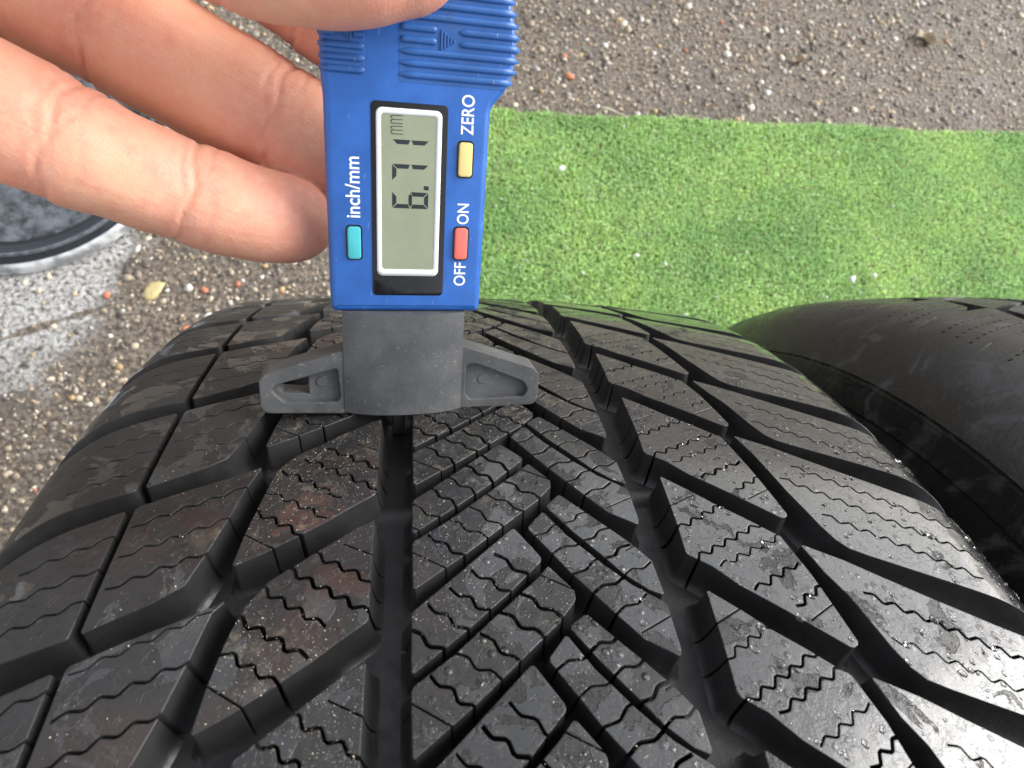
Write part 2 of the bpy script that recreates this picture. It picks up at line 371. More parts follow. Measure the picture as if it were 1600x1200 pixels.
def slit(pts, hw):
    P_ = [np.array(p, float) for p in pts]; Lf, Rt = [], []
    for i, p in enumerate(P_):
        a = P_[max(i-1, 0)]; b = P_[min(i+1, len(P_)-1)]; d = (b-a)/max(np.hypot(*(b-a)), 1e-9); nrm = np.array([-d[1], d[0]])
        Lf.append(p+nrm*hw); Rt.append(p-nrm*hw)
    return ccw(Lf+Rt[::-1])
def zigzag(a, b, per=.0042, amp=.00055, ph=0, step=False):
    a, b = np.array(a), np.array(b); d = b-a; L_ = np.hypot(*d); u = d/L_; v = np.array([-u[1], u[0]])
    n = max(2, int(round(L_/(per/2)))); out = [a]
    for i in range(1, n):
        sgn = 1 if (i+ph) % 2 else -1
        j = random.uniform(-.12, .12)
        c = a+d*(i/n)+v*sgn*amp*(1+j)
        out += [c-u*per*.07, c+u*per*.07]
    out.append(b); return out
def block_mesh(name, poly, sipes, surf, depth, grid=.0045, step=.0028, draft=.0008, holes=()):
    poly = ccw([tuple(p) for p in cutcorners(ccw(list(poly)))]); out = resample(poly, step)
    # outward direction at every outline vertex
    nxt = np.roll(out, -1, 0)-out; prv = out-np.roll(out, 1, 0)
    e = lambda d: np.stack([d[:, 1], -d[:, 0]], -1)/np.maximum(np.hypot(d[:, 0], d[:, 1]), 1e-9)[:, None]
    nn = e(nxt)+e(prv); nn /= np.maximum(np.hypot(nn[:, 0], nn[:, 1]), .5)[:, None]
    co_ = [Vector(p) for p in out]; ed = [(i, (i+1) % len(out)) for i in range(len(out))]
    sl_ = []
    for pts, hw in sipes: sl_.append(slit(pts, hw))
    sl_ += list(holes)
    for q in sl_:
        k = len(co_); co_ += [Vector(p) for p in q]; ed += [(k+i, k+(i+1) % len(q)) for i in range(len(q))]
    mn, mx = out.min(0), out.max(0)
    gx_, gy_ = np.meshgrid(np.arange(mn[0]+grid*.5, mx[0], grid), np.arange(mn[1]+grid*.5, mx[1], grid)); gx_, gy_ = gx_.ravel(), gy_.ravel()
    k = inpoly(gx_, gy_, out); co_ += [Vector((a, b)) for a, b in zip(gx_[k], gy_[k])]
    v2, _, f2, *_ = delaunay_2d_cdt(co_, ed, [], 0, 1e-7)
    v2 = np.array([v[:] for v in v2]); f2 = np.array([f for f in f2 if len(f) == 3])
    ctr = v2[f2].mean(1); k = inpoly(ctr[:, 0], ctr[:, 1], out)
    for q in sl_: k &= ~inpoly(ctr[:, 0], ctr[:, 1], q)
    f2 = f2[k]
    ar = np.cross(v2[f2[:, 1]]-v2[f2[:, 0]], v2[f2[:, 2]]-v2[f2[:, 0]]); f2[ar < 0] = f2[ar < 0][:, ::-1]
    used = np.unique(f2); rm = -np.ones(len(v2), int); rm[used] = np.arange(len(used)); v2 = v2[used]; f2 = rm[f2]
    es = {}
    for t in f2:
        for a, b in ((t[0], t[1]), (t[1], t[2]), (t[2], t[0])): es[(a, b)] = 1
    bd = [(a, b) for (a, b) in es if (b, a) not in es]
    nt_ = len(v2); bi = {}; bot = []
    for a, b in bd:
        for c in (a, b):
            if c not in bi: bi[c] = nt_+len(bot); bot.append(c)
    bot = np.array(bot); vb = v2[bot].copy(); dr = np.zeros_like(vb)
    # distance of each bottom vertex to the outline; those on it get draft
    for i in range(len(vb)):
        d = np.hypot(out[:, 0]-vb[i, 0], out[:, 1]-vb[i, 1]); j = d.argmin()
        if d[j] < 1e-6: dr[i] = nn[j]
        elif d[j] < step:
            for jj in (j, (j-1) % len(out)):
                a = out[jj]; ab = out[(jj+1) % len(out)]-a; tt = np.clip(((vb[i]-a)@ab)/(ab@ab), 0, 1)
                if np.hypot(*(vb[i]-a-ab*tt)) < 2e-6: dr[i] = np.array([ab[1], -ab[0]])/np.hypot(*ab); break
    top = surf(v2[:, 0], v2[:, 1], np.zeros(len(v2))); V = [top]; F = [tuple(t) for t in f2]; nb = len(vb); levels = ((1.0, 1.0),) if draft == 0 else ((.5, .4), (.8, .95), (.95, 1.7), (1.01, 2.6))
    for q, (fd, fo) in enumerate(levels):
        p2 = vb+dr*draft*fo; V.append(surf(p2[:, 0], p2[:, 1], -(depth(p2[:, 0])+(.0004 if draft == 0 else 0))*fd))
        for a, b in bd:
            A_, B_ = bi[a]+q*nb, bi[b]+q*nb; F.append((a, A_, B_, b) if q == 0 else (A_-nb, A_, B_, B_-nb))
    V = np.concatenate(V)
    return V, F
def finish(name, V, F):
    me = mesh_np(name, V, F); me.set_sharp_from_angle(angle=math.radians(38))
    me.polygons.foreach_set('material_index', np.array([1 if len(f) == 4 else 0 for f in F], np.int32)); return me
def link_block(name, me, mat, wall, parent, **k):
    me.materials.append(mat); me.materials.append(wall); o = bpy.data.objects.new(name, me); C.objects.link(o); o.parent = parent; return tag(o, **k)
mm = .001
# corner tracks of the pattern round the tyre (mm), nearest rows measured, then even pitches
def track(vals, step=29.0, lo=-3, total=2073.45):
    v = [vals[0]-27.5*k for k in range(5, 0, -1)]+list(vals)
    while v[-1] < total-165: v.append(v[-1]+step)
    return v
TB = track([-9, 18.5, 45.3, 72.4, 97.2, 131.5, 161, 190, 219, 248])
TC = track([-23, 4, 30.5, 58, 85, 119.3, 149.3, 178, 207, 236])
TD = track([-19, 8, 35, 64, 95.5, 123, 157, 187, 216, 245])
TE = track([-24, 3, 29.5, 56.6, 91.0, 118.5, 153, 183, 212, 241])
TA = track([-28, -1, 27.3, 55.5, 87.4, 119.5, 152.4, 182, 211, 240])
def P2(L_): return [(a*mm, b*mm) for a, b in L_]
def rows(i):
    """the block outlines of pitch i (mm): (column, outline, sipes, straight sipes)"""
    t, U = TB[i], TB[i+1]; o = []
    Z_, L_ = [], []
    def z(*p): Z_.append(p)
    def st(*p): L_.append(p)
    o.append(('B', [(-23.8, U-28), (-16.8, U-22), (-9.2, U-15.2), (-4.4, U-11), (0, t+8.9), (-.3, t+8.1), (-6.9, t+1.8), (-14.3, t-4.4), (-23.8, t-11.6)],
              [((-8.9, t+10.2), (-1.6, t+3.7)), ((-13.3, t+7), (-5.2, t+.4)), ((-17.4, t+3.6), (-9, t-3)), ((-21.3, t+.7), (-13.2, t-6.3)), ((-24.6, t-3.8), (-17, t-9.5))], [((-24.5, t-9.6), (-21.5, t-11.4))] if i % 2 == 0 else []))
    o.append(('B', [(-23.8, t-13.6), (-17, t-8.8), (-9.5, t-2.4), (-1.9, t+4.1), (1, t+7), (4.9, t+1.8), (4.9, t), (1.4, t-4), (-5.9, t-10.1), (-13.8, t-16.6), (-23.6, t-23.8)],
              [((-4.9, t+1.6), (2, t-3.6)), ((-9, t-1.7), (-1.4, t-7)), ((-12.7, t-5.3), (-5.5, t-11.8)), ((-17, t-8.4), (-9.5, t-13.4)), ((-21, t-11.7), (-13.1, t-18.6))],
              [((-24.2, t-15.6), (-17.6, t-19.7)), ((-.8, t+5.2), (4.9, t+2))]))
    c, U = TC[i], TC[i+1]
    ss = [((-1, 28.8), (6.6, 32.2)), ((2, 24.4), (9.6, 28)), ((5.2, 20), (12.6, 23.6)), ((8, 15.7), (15.3, 19.4)), ((11.2, 11.3), (18.2, 15.4)), ((-3, 33), (2.3, 35.2))]
    o.append(('C', [(-1.7, c+30.8), (5.1, c+20.2), (11.5, c+11.8), (15.5, c+6.9), (21, c+3.5), (21.4, c+5), (21.4, c+13.4), (15.8, c+17.4), (11.2, c+22.2), (5.7, c+28.8), (2, c+34.9)],
              [((a, c+b), (d, c+e_)) for (a, b), (d, e_) in ss[:5]], [((15.2, c+8.0), (22, c+11.2))]))
    ss = [((5.6, 31.8), (11.4, 34.6)), ((8.6, 27.4), (14.9, 30.4)), ((11.9, 23.2), (17.9, 26.2)), ((14.8, 19.2), (21, 22.2))]
    o.append(('C', [(2.8, c+36.2), (7.1, c+29.8), (11.8, c+23.9), (14.9, c+19.8), (18.9, c+16.2), (21.5, c+15.0), (21.2, U-5.2), (18.4, U-1.4), (14.6, U+2.8), (10.3, U+7.4), (6.1, U+12)],
              [((a, c+b), (d, c+e_)) for (a, b), (d, e_) in ss], [((16.6, c+24.8), (21.9, c+27.6))]))
    d, U = TD[i], TD[i+1]
    ss = [((28.6, 17.4), (48.6, 27.2)), ((34.6, 16.3), (51.8, 23.9)), ((39.5, 11.0), (51.5, 17.0)), ((46.4, 7.6), (54.5, 11.8)), ((28.6, 25.2), (42.5, 32.6))]
    o.append(('D', [(29.9, U+11.4), (35.2, U+7), (39.5, U+3.1), (44.6, U-.7), (49.5, U-4.7), (50.6, U-5.2), (53, d+14), (55.3, d), (53.6, d-.8), (47.4, d+4.1), (42.8, d+7.7), (37, d+12.1), (33, d+16.4), (28.7, d+19.3), (29.3, d+27)],
              [((a, d+b), (q, d+e_)) for (a, b), (q, e_) in ss], [((28.6, d+31.2), (35.6, d+34.6)), ((48.0, d+4.6), (54.6, d+8))]))
    t, U = TE[i], TE[i+1]
    o.append(('E', [(54.2, U-.2), (61.9, U-4.1), (68, U-7.9), (76, U-12.6), (87, U-18.6), (100, U-25), (113, U-31), (113, t-21), (96.9, t-14.7), (85.3, t-9.8), (75.2, t-5.7), (68.7, t-3), (65, t-1.2), (63.1, t+1), (61.5, t+4.8), (58.6, t+15), (56.2, U-7)],
              [((64, U-11.2), (97, U-30.5)), ((59, U-15.5), (97, U-38)) if U-t > 30 else ((60.5, U-15.5), (95, U-34.5)), ((63.6, t+7.9), (92.5, t-8.2))] if U-t > 30 else [((62, U-11.5), (96, U-30)), ((62.5, t+6.5), (94, t-9.5))], []))
    t, U = TA[i], TA[i+1]
    ss = [((-50.6, 24.2), (-37.8, 15.4)), ((-46.5, 27.6), (-30.4, 17.1)), ((-42.4, 30.6), (-30.6, 23.4)), ((-53.4, 18.8), (-40, 10.2)), ((-55, 13.6), (-43.6, 6.2))]
    o.append(('A', [(-51.5, U-8.2), (-48.2, U-3.4), (-44.9, U-.9), (-37.7, U+4.6), (-33.6, U+7.6), (-31, U+9.2), (-31, t+16), (-35.3, t+12.9), (-39.2, t+9.8), (-44.5, t+6.2), (-50.2, t+2.6), (-55.2, t), (-54.5, t+6.4), (-53.2, t+14)],
              [((a, t+b), (q, t+e_)) for (a, b), (q, e_) in ss], [((-55.2, t+7.6), (-48.6, t+3.4)), ((-36.4, t+31.9), (-30.7, t+29)) if U-t > 25 else ((-36, t+27), (-31, t+24))]))
    o.append(('S', [(-54.6, U-6.6), (-60.3, U-9.4), (-68.4, U-12.7), (-76, U-16.2), (-76.1, t-10.9), (-66.7, t-6.2), (-62.3, t-3.2), (-60.2, t+3.3), (-58, t+12), (-56.5, t+19.3)],
              [((-75.4, t+10.7), (-56.5, t+19.6)), ((-75.3, t+3.8), (-57.6, t+11.6)), ((-75.3, t-2.8), (-59.4, t+4.0))], []))
    o.append(('SO', [(-77.6, U-16.9), (-85.7, U-20.8), (-95.2, U-26.8), (-109, U-33.5), (-109, t-26), (-96, t-19.6), (-86.8, t-15), (-77.7, t-11.6)],
              [((-77.2, t+8.9), (-91, t+1.8)), ((-77.2, t+2.0), (-92, t-5.2)), ((-77.2, t-4.6), (-91, t-11))], []))
    return o
surf = Surf()
frame = Matrix(((1, 0, 0, 0), (0, math.cos(BETA), math.sin(BETA), 0), (0, -math.sin(BETA), math.cos(BETA), .33), (0, 0, 0, 1)))
tyre = empty('car_tyre', frame, label='wet winter tyre standing upright with the digital gauge pressed into its centre groove', cat='tyre')
def casing(parent, mat, surf, dfun, name='casing'):
    W = np.concatenate([np.linspace(-.1105, -.085, 14), np.linspace(-.08, .08, 33), np.linspace(.085, .1145, 14)])
    h = -dfun(W); h[0] = h[-1] = -.0008; h[1] *= .6; h[-2] *= .6
    X, Rr, nx, nr = surf.prof(W); X = X+nx*h; Rr = Rr+nr*h
    # sidewalls down to the bead, with a moulded rib
    def side(x0, r0, sg):
        q = [(x0+sg*.0012, r0-.006), (x0+sg*.0025, r0-.012), (x0+sg*.0010, r0-.0135), (x0+sg*.0035, r0-.022), (x0+sg*.005, r0-.035), (x0+sg*.0045, r0-.05), (x0+sg*.001, r0-.066), (x0-sg*.006, r0-.082), (x0-sg*.010, r0-.09), (x0-sg*.012, r0-.097), (x0-sg*.018, r0-.101), (x0-sg*.026, r0-.099), (x0-sg*.027, r0-.088), (x0-sg*.014, r0-.06), (x0-sg*.010, r0-.03)]
        return q
    left = side(X[0], Rr[0], -1); right = side(X[-1], Rr[-1], 1)
    prof = left[::-1]+list(zip(X, Rr))+right+[(.08, .305), (-.08, .305)]
    n = len(prof); seg = 400; th = np.linspace(0, 2*np.pi, seg, endpoint=False)
    pr = np.array(prof); V = np.stack([np.repeat(pr[None, :, 0], seg, 0), pr[None, :, 1]*np.sin(th)[:, None], pr[None, :, 1]*np.cos(th)[:, None]], -1).reshape(-1, 3)
    i = np.arange(seg)[:, None]; j = np.arange(n)[None]; i2 = (i+1) % seg; j2 = (j+1) % n
    F = np.stack([i*n+j, i*n+j2, i2*n+j2, i2*n+j], -1).reshape(-1, 4)
    me = mesh_np(name, V, F); me.set_sharp_from_angle(angle=math.radians(55)); return link(name, me, mat, parent)
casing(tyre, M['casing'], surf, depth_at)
tops = []
restV, restF, off = [], [], 0
NROW = len(TE)-1
nrow = min(len(T)-1 for T in (TA, TB, TC, TD, TE))
for i in range(nrow):
    for colm, poly, zz, st in rows(i):
        s_mid = np.mean([p[1] for p in poly])
        if s_mid < 272 and i < 16:
            dv = .00025 if colm in 'E' else .00027
            sp = []
            far = s_mid > 190 or s_mid < -60
            if not far:
                for a, b in zz:
                    if colm == 'E' and a[0] > b[0]: a, b = b, a
                    amp = .00045 if colm in ('B', 'C', 'S', 'SO') else .00055
                    per = {'E': .0039, 'D': .0036, 'A': .0040, 'B': .0046, 'C': .0050}.get(colm, .0044)
                    w_ = dv*random.choice((.75, 1.0, 1.0, 1.25))
                    if colm in ('S', 'SO'): w_ *= .8; amp = .00042; per = .0045
                    if colm == 'B' or colm == 'A': w_ *= 1.1
                    sp.append((zigzag((a[0]*mm, a[1]*mm), (b[0]*mm, b[1]*mm), per, amp, random.randint(0, 1)), w_))
                for a, b in st: sp.append(([(a[0]*mm, a[1]*mm), (b[0]*mm, b[1]*mm)], .00016))
            V, F = block_mesh('tread_block', P2(poly), sp, surf, depth_at)
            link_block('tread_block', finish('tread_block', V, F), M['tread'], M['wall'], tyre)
            tops.append((colm, np.array(P2(poly))))
        else:
            V, F = block_mesh('tread', P2(poly), [], surf, depth_at, grid=.012, step=.010)
            restV.append(V); restF += [tuple(k+off for k in f) for f in F]; off += len(V)
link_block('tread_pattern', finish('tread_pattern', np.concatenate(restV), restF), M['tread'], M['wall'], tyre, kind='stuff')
# tread wear bars in the main grooves
for w0, w1, s0 in ((-31, -24, 72), (21.5, 29, 76), (-31, -24, 150)):
    V = []; prof = [(-3.2, -7.6), (-2.2, -6.6), (-1, -5.9), (1, -5.9), (2.2, -6.6), (3.2, -7.6)]
    for ds, hh in prof:
        for ww in (w0-1, w1+1): V.append(surf(ww*mm, (s0+ds)*mm, hh*mm))
    F = [(2*i, 2*i+1, 2*i+3, 2*i+2) for i in range(5)]
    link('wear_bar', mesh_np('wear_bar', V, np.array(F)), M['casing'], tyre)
# moulding hair on the left shoulder
hp = [Vector(surf(-.102+a*.001, (66+b)*.001, h*.001)) for a, b, h in ((0, 0, 0), (-1.2, 1.5, 1.6), (-3.2, 3, 3.0), (-6, 4, 3.6))]
V = []; F = []
for i, q in enumerate(hp):
    for j in range(5): t = j*2*math.pi/5; V.append(q+Vector((0, math.cos(t), math.sin(t)))*.00035*(1-.2*i))
for i in range(3):
    for j in range(5): F.append((i*5+j, i*5+(j+1) % 5, (i+1)*5+(j+1) % 5, (i+1)*5+j))
link('rubber_hair', mesh_np('rubber_hair', V, np.array(F)), M['casing'], tyre)
# sand grains and water drops on the block tops
def on_tops(n, cols, smin=5, smax=150, dens=None):
    res = []
    T_ = [q for q in tops if q[0] in cols]
    xs_ = rng.uniform(-.108, .108, n); ss_ = rng.uniform(smin*mm, smax*mm, n); ok = np.zeros(n, bool)
    for _, q in T_:
        q = q*1.0; ok |= inpoly(xs_, ss_, q)
    return xs_[ok], ss_[ok]
def place(xs_, ss_, rad, flat, mesh, z=.3):
    V0, F0 = mesh; n = len(xs_); P0 = surf(xs_, ss_, rad*flat*z)
    th = ss_/R0; X_, _, nx, nr = surf.prof(xs_)
    Nn = np.stack([nx, nr*np.sin(th), nr*np.cos(th)], -1); Tx = np.stack([nr, -nx*np.sin(th), -nx*np.cos(th)], -1); Ty = np.cross(Nn, Tx)
    a = rng.uniform(0, 6.28, n); ca, sa = np.cos(a)[:, None], np.sin(a)[:, None]; A_, B_ = Tx*ca+Ty*sa, -Tx*sa+Ty*ca
    asp = rng.uniform(.6, 1.0, n)[:, None, None]; J = 1+rng.uniform(-.15, .15, (n, len(V0), 1))
    V = (V0[None, :, 0:1]*A_[:, None]+V0[None, :, 1:2]*B_[:, None]*asp+V0[None, :, 2:3]*Nn[:, None]*flat)*rad[:, None, None]*J+P0[:, None]
    F = (F0[None]+np.arange(n)[:, None, None]*len(V0)).reshape(-1, F0.shape[1]); return V.reshape(-1, 3), F
TET = (np.array([(1, 0, -.3), (-.5, .87, -.3), (-.5, -.87, -.3), (0, 0, .9), (.6, .5, .4)]), np.array([(0, 1, 4), (0, 4, 3), (4, 1, 3), (1, 2, 3), (2, 0, 3), (0, 2, 1)]))
gx_, gs_ = on_tops(130000, ('A', 'B', 'C', 'S', 'D'))
dn = np.array([noise.noise(Vector((a*45, b*45, 3))) for a, b in zip(gx_, gs_)])
pr = np.where(gx_ < -.055, .12, np.where(gx_ < .005, .85, np.where(gx_ < .03, .22, .10)))*np.clip(.45+1.3*dn, .03, 1)
k_ = rng.random(len(gx_)) < pr; gx_, gs_ = gx_[k_], gs_[k_]
V, F = place(gx_, gs_, np.clip(rng.lognormal(-9.75, .5, len(gx_)), .00003, .00026), .8, TET, .2)
M['sand'] = simple('sand', (.50, .44, .34), .6)
link('sand_grains', mesh_np('sand_grains', V, F, False), M['sand'], kind='stuff', label='fine pale sand grains scattered over the middle tread blocks', cat='sand').matrix_world = frame
tw = NT('water'); tw.set(Base_Color=(1, 1, 1), Roughness=.02, IOR=1.33, Transmission_Weight=1.0); M['water'] = tw.m
gx_, gs_ = on_tops(5200, ('C', 'D', 'E'), 0, 100)
pr = np.where(gx_ < .03, .08, np.where(gx_ < .055, .28, .22)); k_ = rng.random(len(gx_)) < pr; gx_, gs_ = gx_[k_], gs_[k_]
V, F = place(gx_, gs_, np.clip(rng.lognormal(-7.75, .42, len(gx_)), .00015, .0010), .34, (IV2, IF2), .1)
link('water_drops', mesh_np('water_drops', V, F), M['water'], kind='stuff', label='clear water drops beaded on the right side of the tread', cat='water drops').matrix_world = frame
# ------------------------------------------------------------------ second tyre on the right
surf2 = Surf(-.066, .066, .042, .334, 1.7)
d2f = lambda w_: .0075-np.clip((np.abs(w_)-.055)/.02, 0, 1)*.0069
tyre2 = empty('car_tyre', frame @ Matrix.Translation((.250, .003, .002)), label='smoother dark tyre standing right beside the measured tyre', cat='tyre')
casing(tyre2, M['tread2'], surf2, d2f)
def dot(c, r=.00055): return ccw([(c[0]+r*math.cos(t)*1.6, c[1]+r*math.sin(t)*.8) for t in np.linspace(0, 2*math.pi, 7)[:-1]])
rv, rf, off = [], [], 0
for i in range(-4, 65):
    s0 = i*30.0
    for kind, poly in (('shoulder', [(-110, s0+30-15.1), (-60, s0+30-.05), (-41, s0+30+5.2), (-39, s0+30+4.4), (-46, s0+9), (-52, s0+3.5), (-60, s0+.1), (-110, s0-15)]),
                       ('inner', [(-36, s0+30), (-29, s0+35), (-11, s0+43), (-11, s0+18), (-30, s0+9), (-39, s0+3), (-40, s0+6)]),
                       ('centre', [(-4, s0+30), (-4, s0+4), (20, s0-8), (20, s0+18)]), ('right_inner', [(27, s0+16), (27, s0-9), (50, s0-16), (50, s0+9)]), ('right', [(54, s0+7), (110, s0-5), (110, s0-34), (54, s0-20)])):
        sm = np.mean([p[1] for p in poly])
        if -80 < sm < 275 and kind in ('shoulder', 'inner'):
            holes = []
            if kind == 'shoulder':
                for ln in range(3):
                    for q in range(9): holes.append(dot(((-50-q*3.6)*mm, (s0+27-ln*6.5-q*1.25-4)*mm)))
            V, F = block_mesh('tread_block', P2(poly), [], surf2, d2f, holes=holes)
            link('tread_block', finish('tread_block', V, F), M['tread2'], tyre2)
        else:
            V, F = block_mesh('t', P2(poly), [], surf2, d2f, grid=.006, step=.004); rv.append(V); rf += [tuple(k+off for k in f) for f in F]; off += len(V)
link('tread_pattern', finish('tread_pattern', np.concatenate(rv), rf), M['tread2'], tyre2, kind='stuff')
# ------------------------------------------------------------------ depth gauge
GM = Matrix(((0.9957952454648309, -0.09152388088098187, 0.0038997866980847, -0.026847112500016677), (0.057043448881287775, 0.6528276592487945, 0.7553556064923777, 0.22020407141250214), (-0.07167896518062397, -0.7519570642971534, 0.6553035170089061, 0.5753223801947658), (0, 0, 0, 1)))
gauge = empty('depth_gauge', GM, label='blue digital tread depth gauge reading 6.71 mm, standing on the tyre tread', cat='depth gauge')
def plastic(name, col, rough, **k):
    t = NT(name); v = t.coord(); n = t.noise(v, 120, 5, .6); n2 = t.noise(v, 2600, 3, .6)
    sc = t.n('ShaderNodeTexNoise'); mp = t.n('ShaderNodeMapping'); mp.inputs['Scale'].default_value = (600, 60, 60); mp.inputs['Rotation'].default_value = (0, .6, 0); t.l(v, mp.inputs[0]); t.l(mp.outputs[0], sc.inputs['Vector']); sc.inputs['Scale'].default_value = 4
    scr = t.mapr(sc.outputs['Fac'], .70, .74)
    c = t.mix(t.mapr(n, .35, .7), tuple(x*.88 for x in col), tuple(x*1.1 for x in col)); c = t.mix(t.math('MULTIPLY', scr, .38), c, (.5, .52, .56)); c = t.mix(t.mapr(t.noise(v, 260, 6, .75), .56, .70, 0, .35), c, (.06, .06, .065))
    t.set(Base_Color=c, Roughness=t.mapr(n, .3, .7, rough-.06, rough+.08), Normal=t.bump(n2, .12, .0002), **k); return t.m
M['blue'] = plastic('blue_plastic', (.022, .118, .43), .36)
M['blue2'] = plastic('blue_grip_plastic', (.024, .105, .34), .34)
def grey_mat():
    t = NT('grey_plastic'); v = t.coord(); n = t.noise(v, 90, 5, .65); n2 = t.noise(v, 3000, 3, .6); n3 = t.noise(v, 900, 3, .7)
    c = t.mix(t.mapr(n, .35, .7), (.060, .062, .064), (.10, .102, .104)); c = t.mix(t.mapr(n3, .62, .75, 0, .6), c, (.30, .29, .27))
    return t.set(Base_Color=c, Roughness=t.mapr(n, .3, .7, .42, .56), Normal=t.bump(n2, .35, .0003))
M['grey'] = grey_mat()
M['black'] = simple('bezel_black', (.006, .006, .007), .12, var=.1)
M['white'] = simple('print_white', (.85, .87, .88), .45, var=.04)
M['lcd'] = simple('lcd_glass', (.265, .29, .195), .22, var=.05, Coat_Weight=.4, Coat_Roughness=.05)
M['ink'] = simple('lcd_ink', (.012, .02, .022), .4)
M['dark'] = simple('steel_probe', (.10, .10, .11), .35, Metallic=.9)
def prism(name, poly, y0, y1, mat, bevel=0, seg=3, parent=gauge, sc=mm, frontonly=False, **k):
    """outline in (x,z) mm, front at y0 (towards the camera is negative), back at y1"""
    bm = bmesh.new(); poly = ccw(poly); n = len(poly)
    a = [bm.verts.new((x*sc, y0*sc, z*sc)) for x, z in poly]; b = [bm.verts.new((x*sc, y1*sc, z*sc)) for x, z in poly]
    bm.faces.new(a); bm.faces.new(b[::-1])
    for i in range(n): j = (i+1) % n; bm.faces.new((a[j], a[i], b[i], b[j]))
    bmesh.ops.recalc_face_normals(bm, faces=bm.faces[:])
    if bevel:
        ed = [e for e in bm.edges if (e.verts[0] in a and e.verts[1] in a) or (not frontonly and ((e.verts[0] in b and e.verts[1] in b)))]
        bmesh.ops.bevel(bm, geom=ed, offset=bevel*sc, offset_type='OFFSET', segments=seg, profile=.5, affect='EDGES')
    me = bpy.data.meshes.new(name); bm.to_mesh(me); bm.free(); me.polygons.foreach_set('use_smooth', np.ones(len(me.polygons), bool)); me.set_sharp_from_angle(angle=math.radians(32))
    return link(name, me, mat, parent, **k)
def rrect(x0, z0, x1, z1, r, n=5):
    o = []
    for cx_, cz_, a0 in ((x1-r, z1-r, 0), (x0+r, z1-r, 90), (x0+r, z0+r, 180), (x1-r, z0+r, 270)):
        for i in range(n+1): a = math.radians(a0+90*i/n); o.append((cx_+r*math.cos(a), cz_+r*math.sin(a)))
    return o
def smoothpoly(P_, r=1.0, n=4):
    o = []; N_ = len(P_)
    for i in range(N_):
        a, b, c = (Vector(P_[i-1]), Vector(P_[i]), Vector(P_[(i+1) % N_])); u = (a-b); v = (c-b); q = min(r, u.length*.45, v.length*.45); p0 = b+u.normalized()*q; p1 = b+v.normalized()*q
        for j in range(n+1): t = j/n; o.append(tuple(p0*(1-t)**2+b*2*t*(1-t)+p1*t*t))
    return o
body = smoothpoly([(-14.9, 24.6), (17.8, 24.6), (17.9, 67.6), (21.2, 71.4), (22.4, 76), (22.3, 81), (20.8, 87), (19.4, 96), (18.0, 104), (12, 109), (-10, 109), (-15.2, 104), (-15.2, 71), (-14.9, 68)], 1.6)
prism('body', body, 0, 8.5, M['blue'], 1.5, 5)
prism('battery_cover', rrect(-10, 84, 14, 106, 1.5), 8.3, 9.2, M['blue2'], .3, 2)
# grip ribs
def rib(x0, x1, z, wrap=0, r=.55):
    V = []; F = []; n = 6; N_ = 14
    for i in range(N_+1):
        x = x0+(x1-x0)*i/N_; f = 1
        if i == 0 or i == N_: f = .45
        y = -.05
        if wrap == 1: y += max(0, (x-(x1-2.2)))**2*.42
        if wrap == -1: y += max(0, ((x0+1.8)-x))**2*.45
        for j in range(n+1):
            a = math.pi*j/n; V.append((x*mm, (y-math.sin(a)*r*f*1.0)*mm, (z-math.cos(a)*r*f*1.25)*mm))
    for i in range(N_):
        for j in range(n): a = i*(n+1)+j; F.append((a, a+n+1, a+n+2, a+1))
    F.append(tuple(range(n+1))[::-1]); F.append(tuple(N_*(n+1)+j for j in range(n+1)))
    me = mesh_np('grip_rib', V, F); bm = bmesh.new(); bm.from_mesh(me); bmesh.ops.recalc_face_normals(bm, faces=bm.faces[:]); bm.to_mesh(me); bm.free(); me.polygons.foreach_set('use_smooth', np.ones(len(me.polygons), bool)); me.set_sharp_from_angle(angle=math.radians(60))
    link('grip_rib', me, M['blue2'], gauge)
prism('grip_pad', smoothpoly([(-.5, 71.0), (20.4, 71.0), (21.4, 76), (21.3, 81), (19.8, 87), (18.4, 96), (-.5, 96)], .5), -.06, .3, M['blue2'], .05, 1)
prism('grip_pad', rrect(-13.6, 71.6, -7, 96, .4), -.06, .3, M['blue2'], .05, 1)
for i in range(12):
    z = 72.4+2.02*i; xe = np.interp(z, [71, 73, 76, 79, 82, 87, 96], [21.6, 22.6, 23.3, 23.4, 23.0, 21.8, 20])
    if 2 <= i <= 4 and i != 2: rib(-.4, 6.6, z, 0); rib(10.9, xe, z, 1)
    else: rib(-.4, xe, z, 1)
    if i in (3, 4): rib(-15.5, -12.6, z, -1); rib(-9.0, -7.0, z, 0)
    else: rib(-15.5, -7.0, z, -1)
def arrow(x0, x1, z0, z1, flip):
    for q in range(5):
        f0, f1 = q/5, (q+.62)/5
        if not flip:
            xa, xb = x0+(x1-x0)*f0, x0+(x1-x0)*f1; ha, hb_ = (z1-z0)/2*(1-f0), (z1-z0)/2*(1-f1); c = (z0+z1)/2
            prism('arrow_stripe', [(xa, c-ha), (xb, c-hb_), (xb, c+hb_), (xa, c+ha)], -.45, 0, M['blue2'], .06, 1)
        else:
            xa, xb = x1-(x1-x0)*f0, x1-(x1-x0)*f1; ha, hb_ = (z1-z0)/2*(1-f0), (z1-z0)/2*(1-f1); c = (z0+z1)/2
            prism('arrow_stripe', [(xa, c-ha), (xb, c-hb_), (xb, c+hb_), (xa, c+ha)], -.45, 0, M['blue2'], .06, 1)
arrow(7.3, 10.3, 77.0, 80.6, False); arrow(-12.2, -9.3, 77.2, 80.8, True)
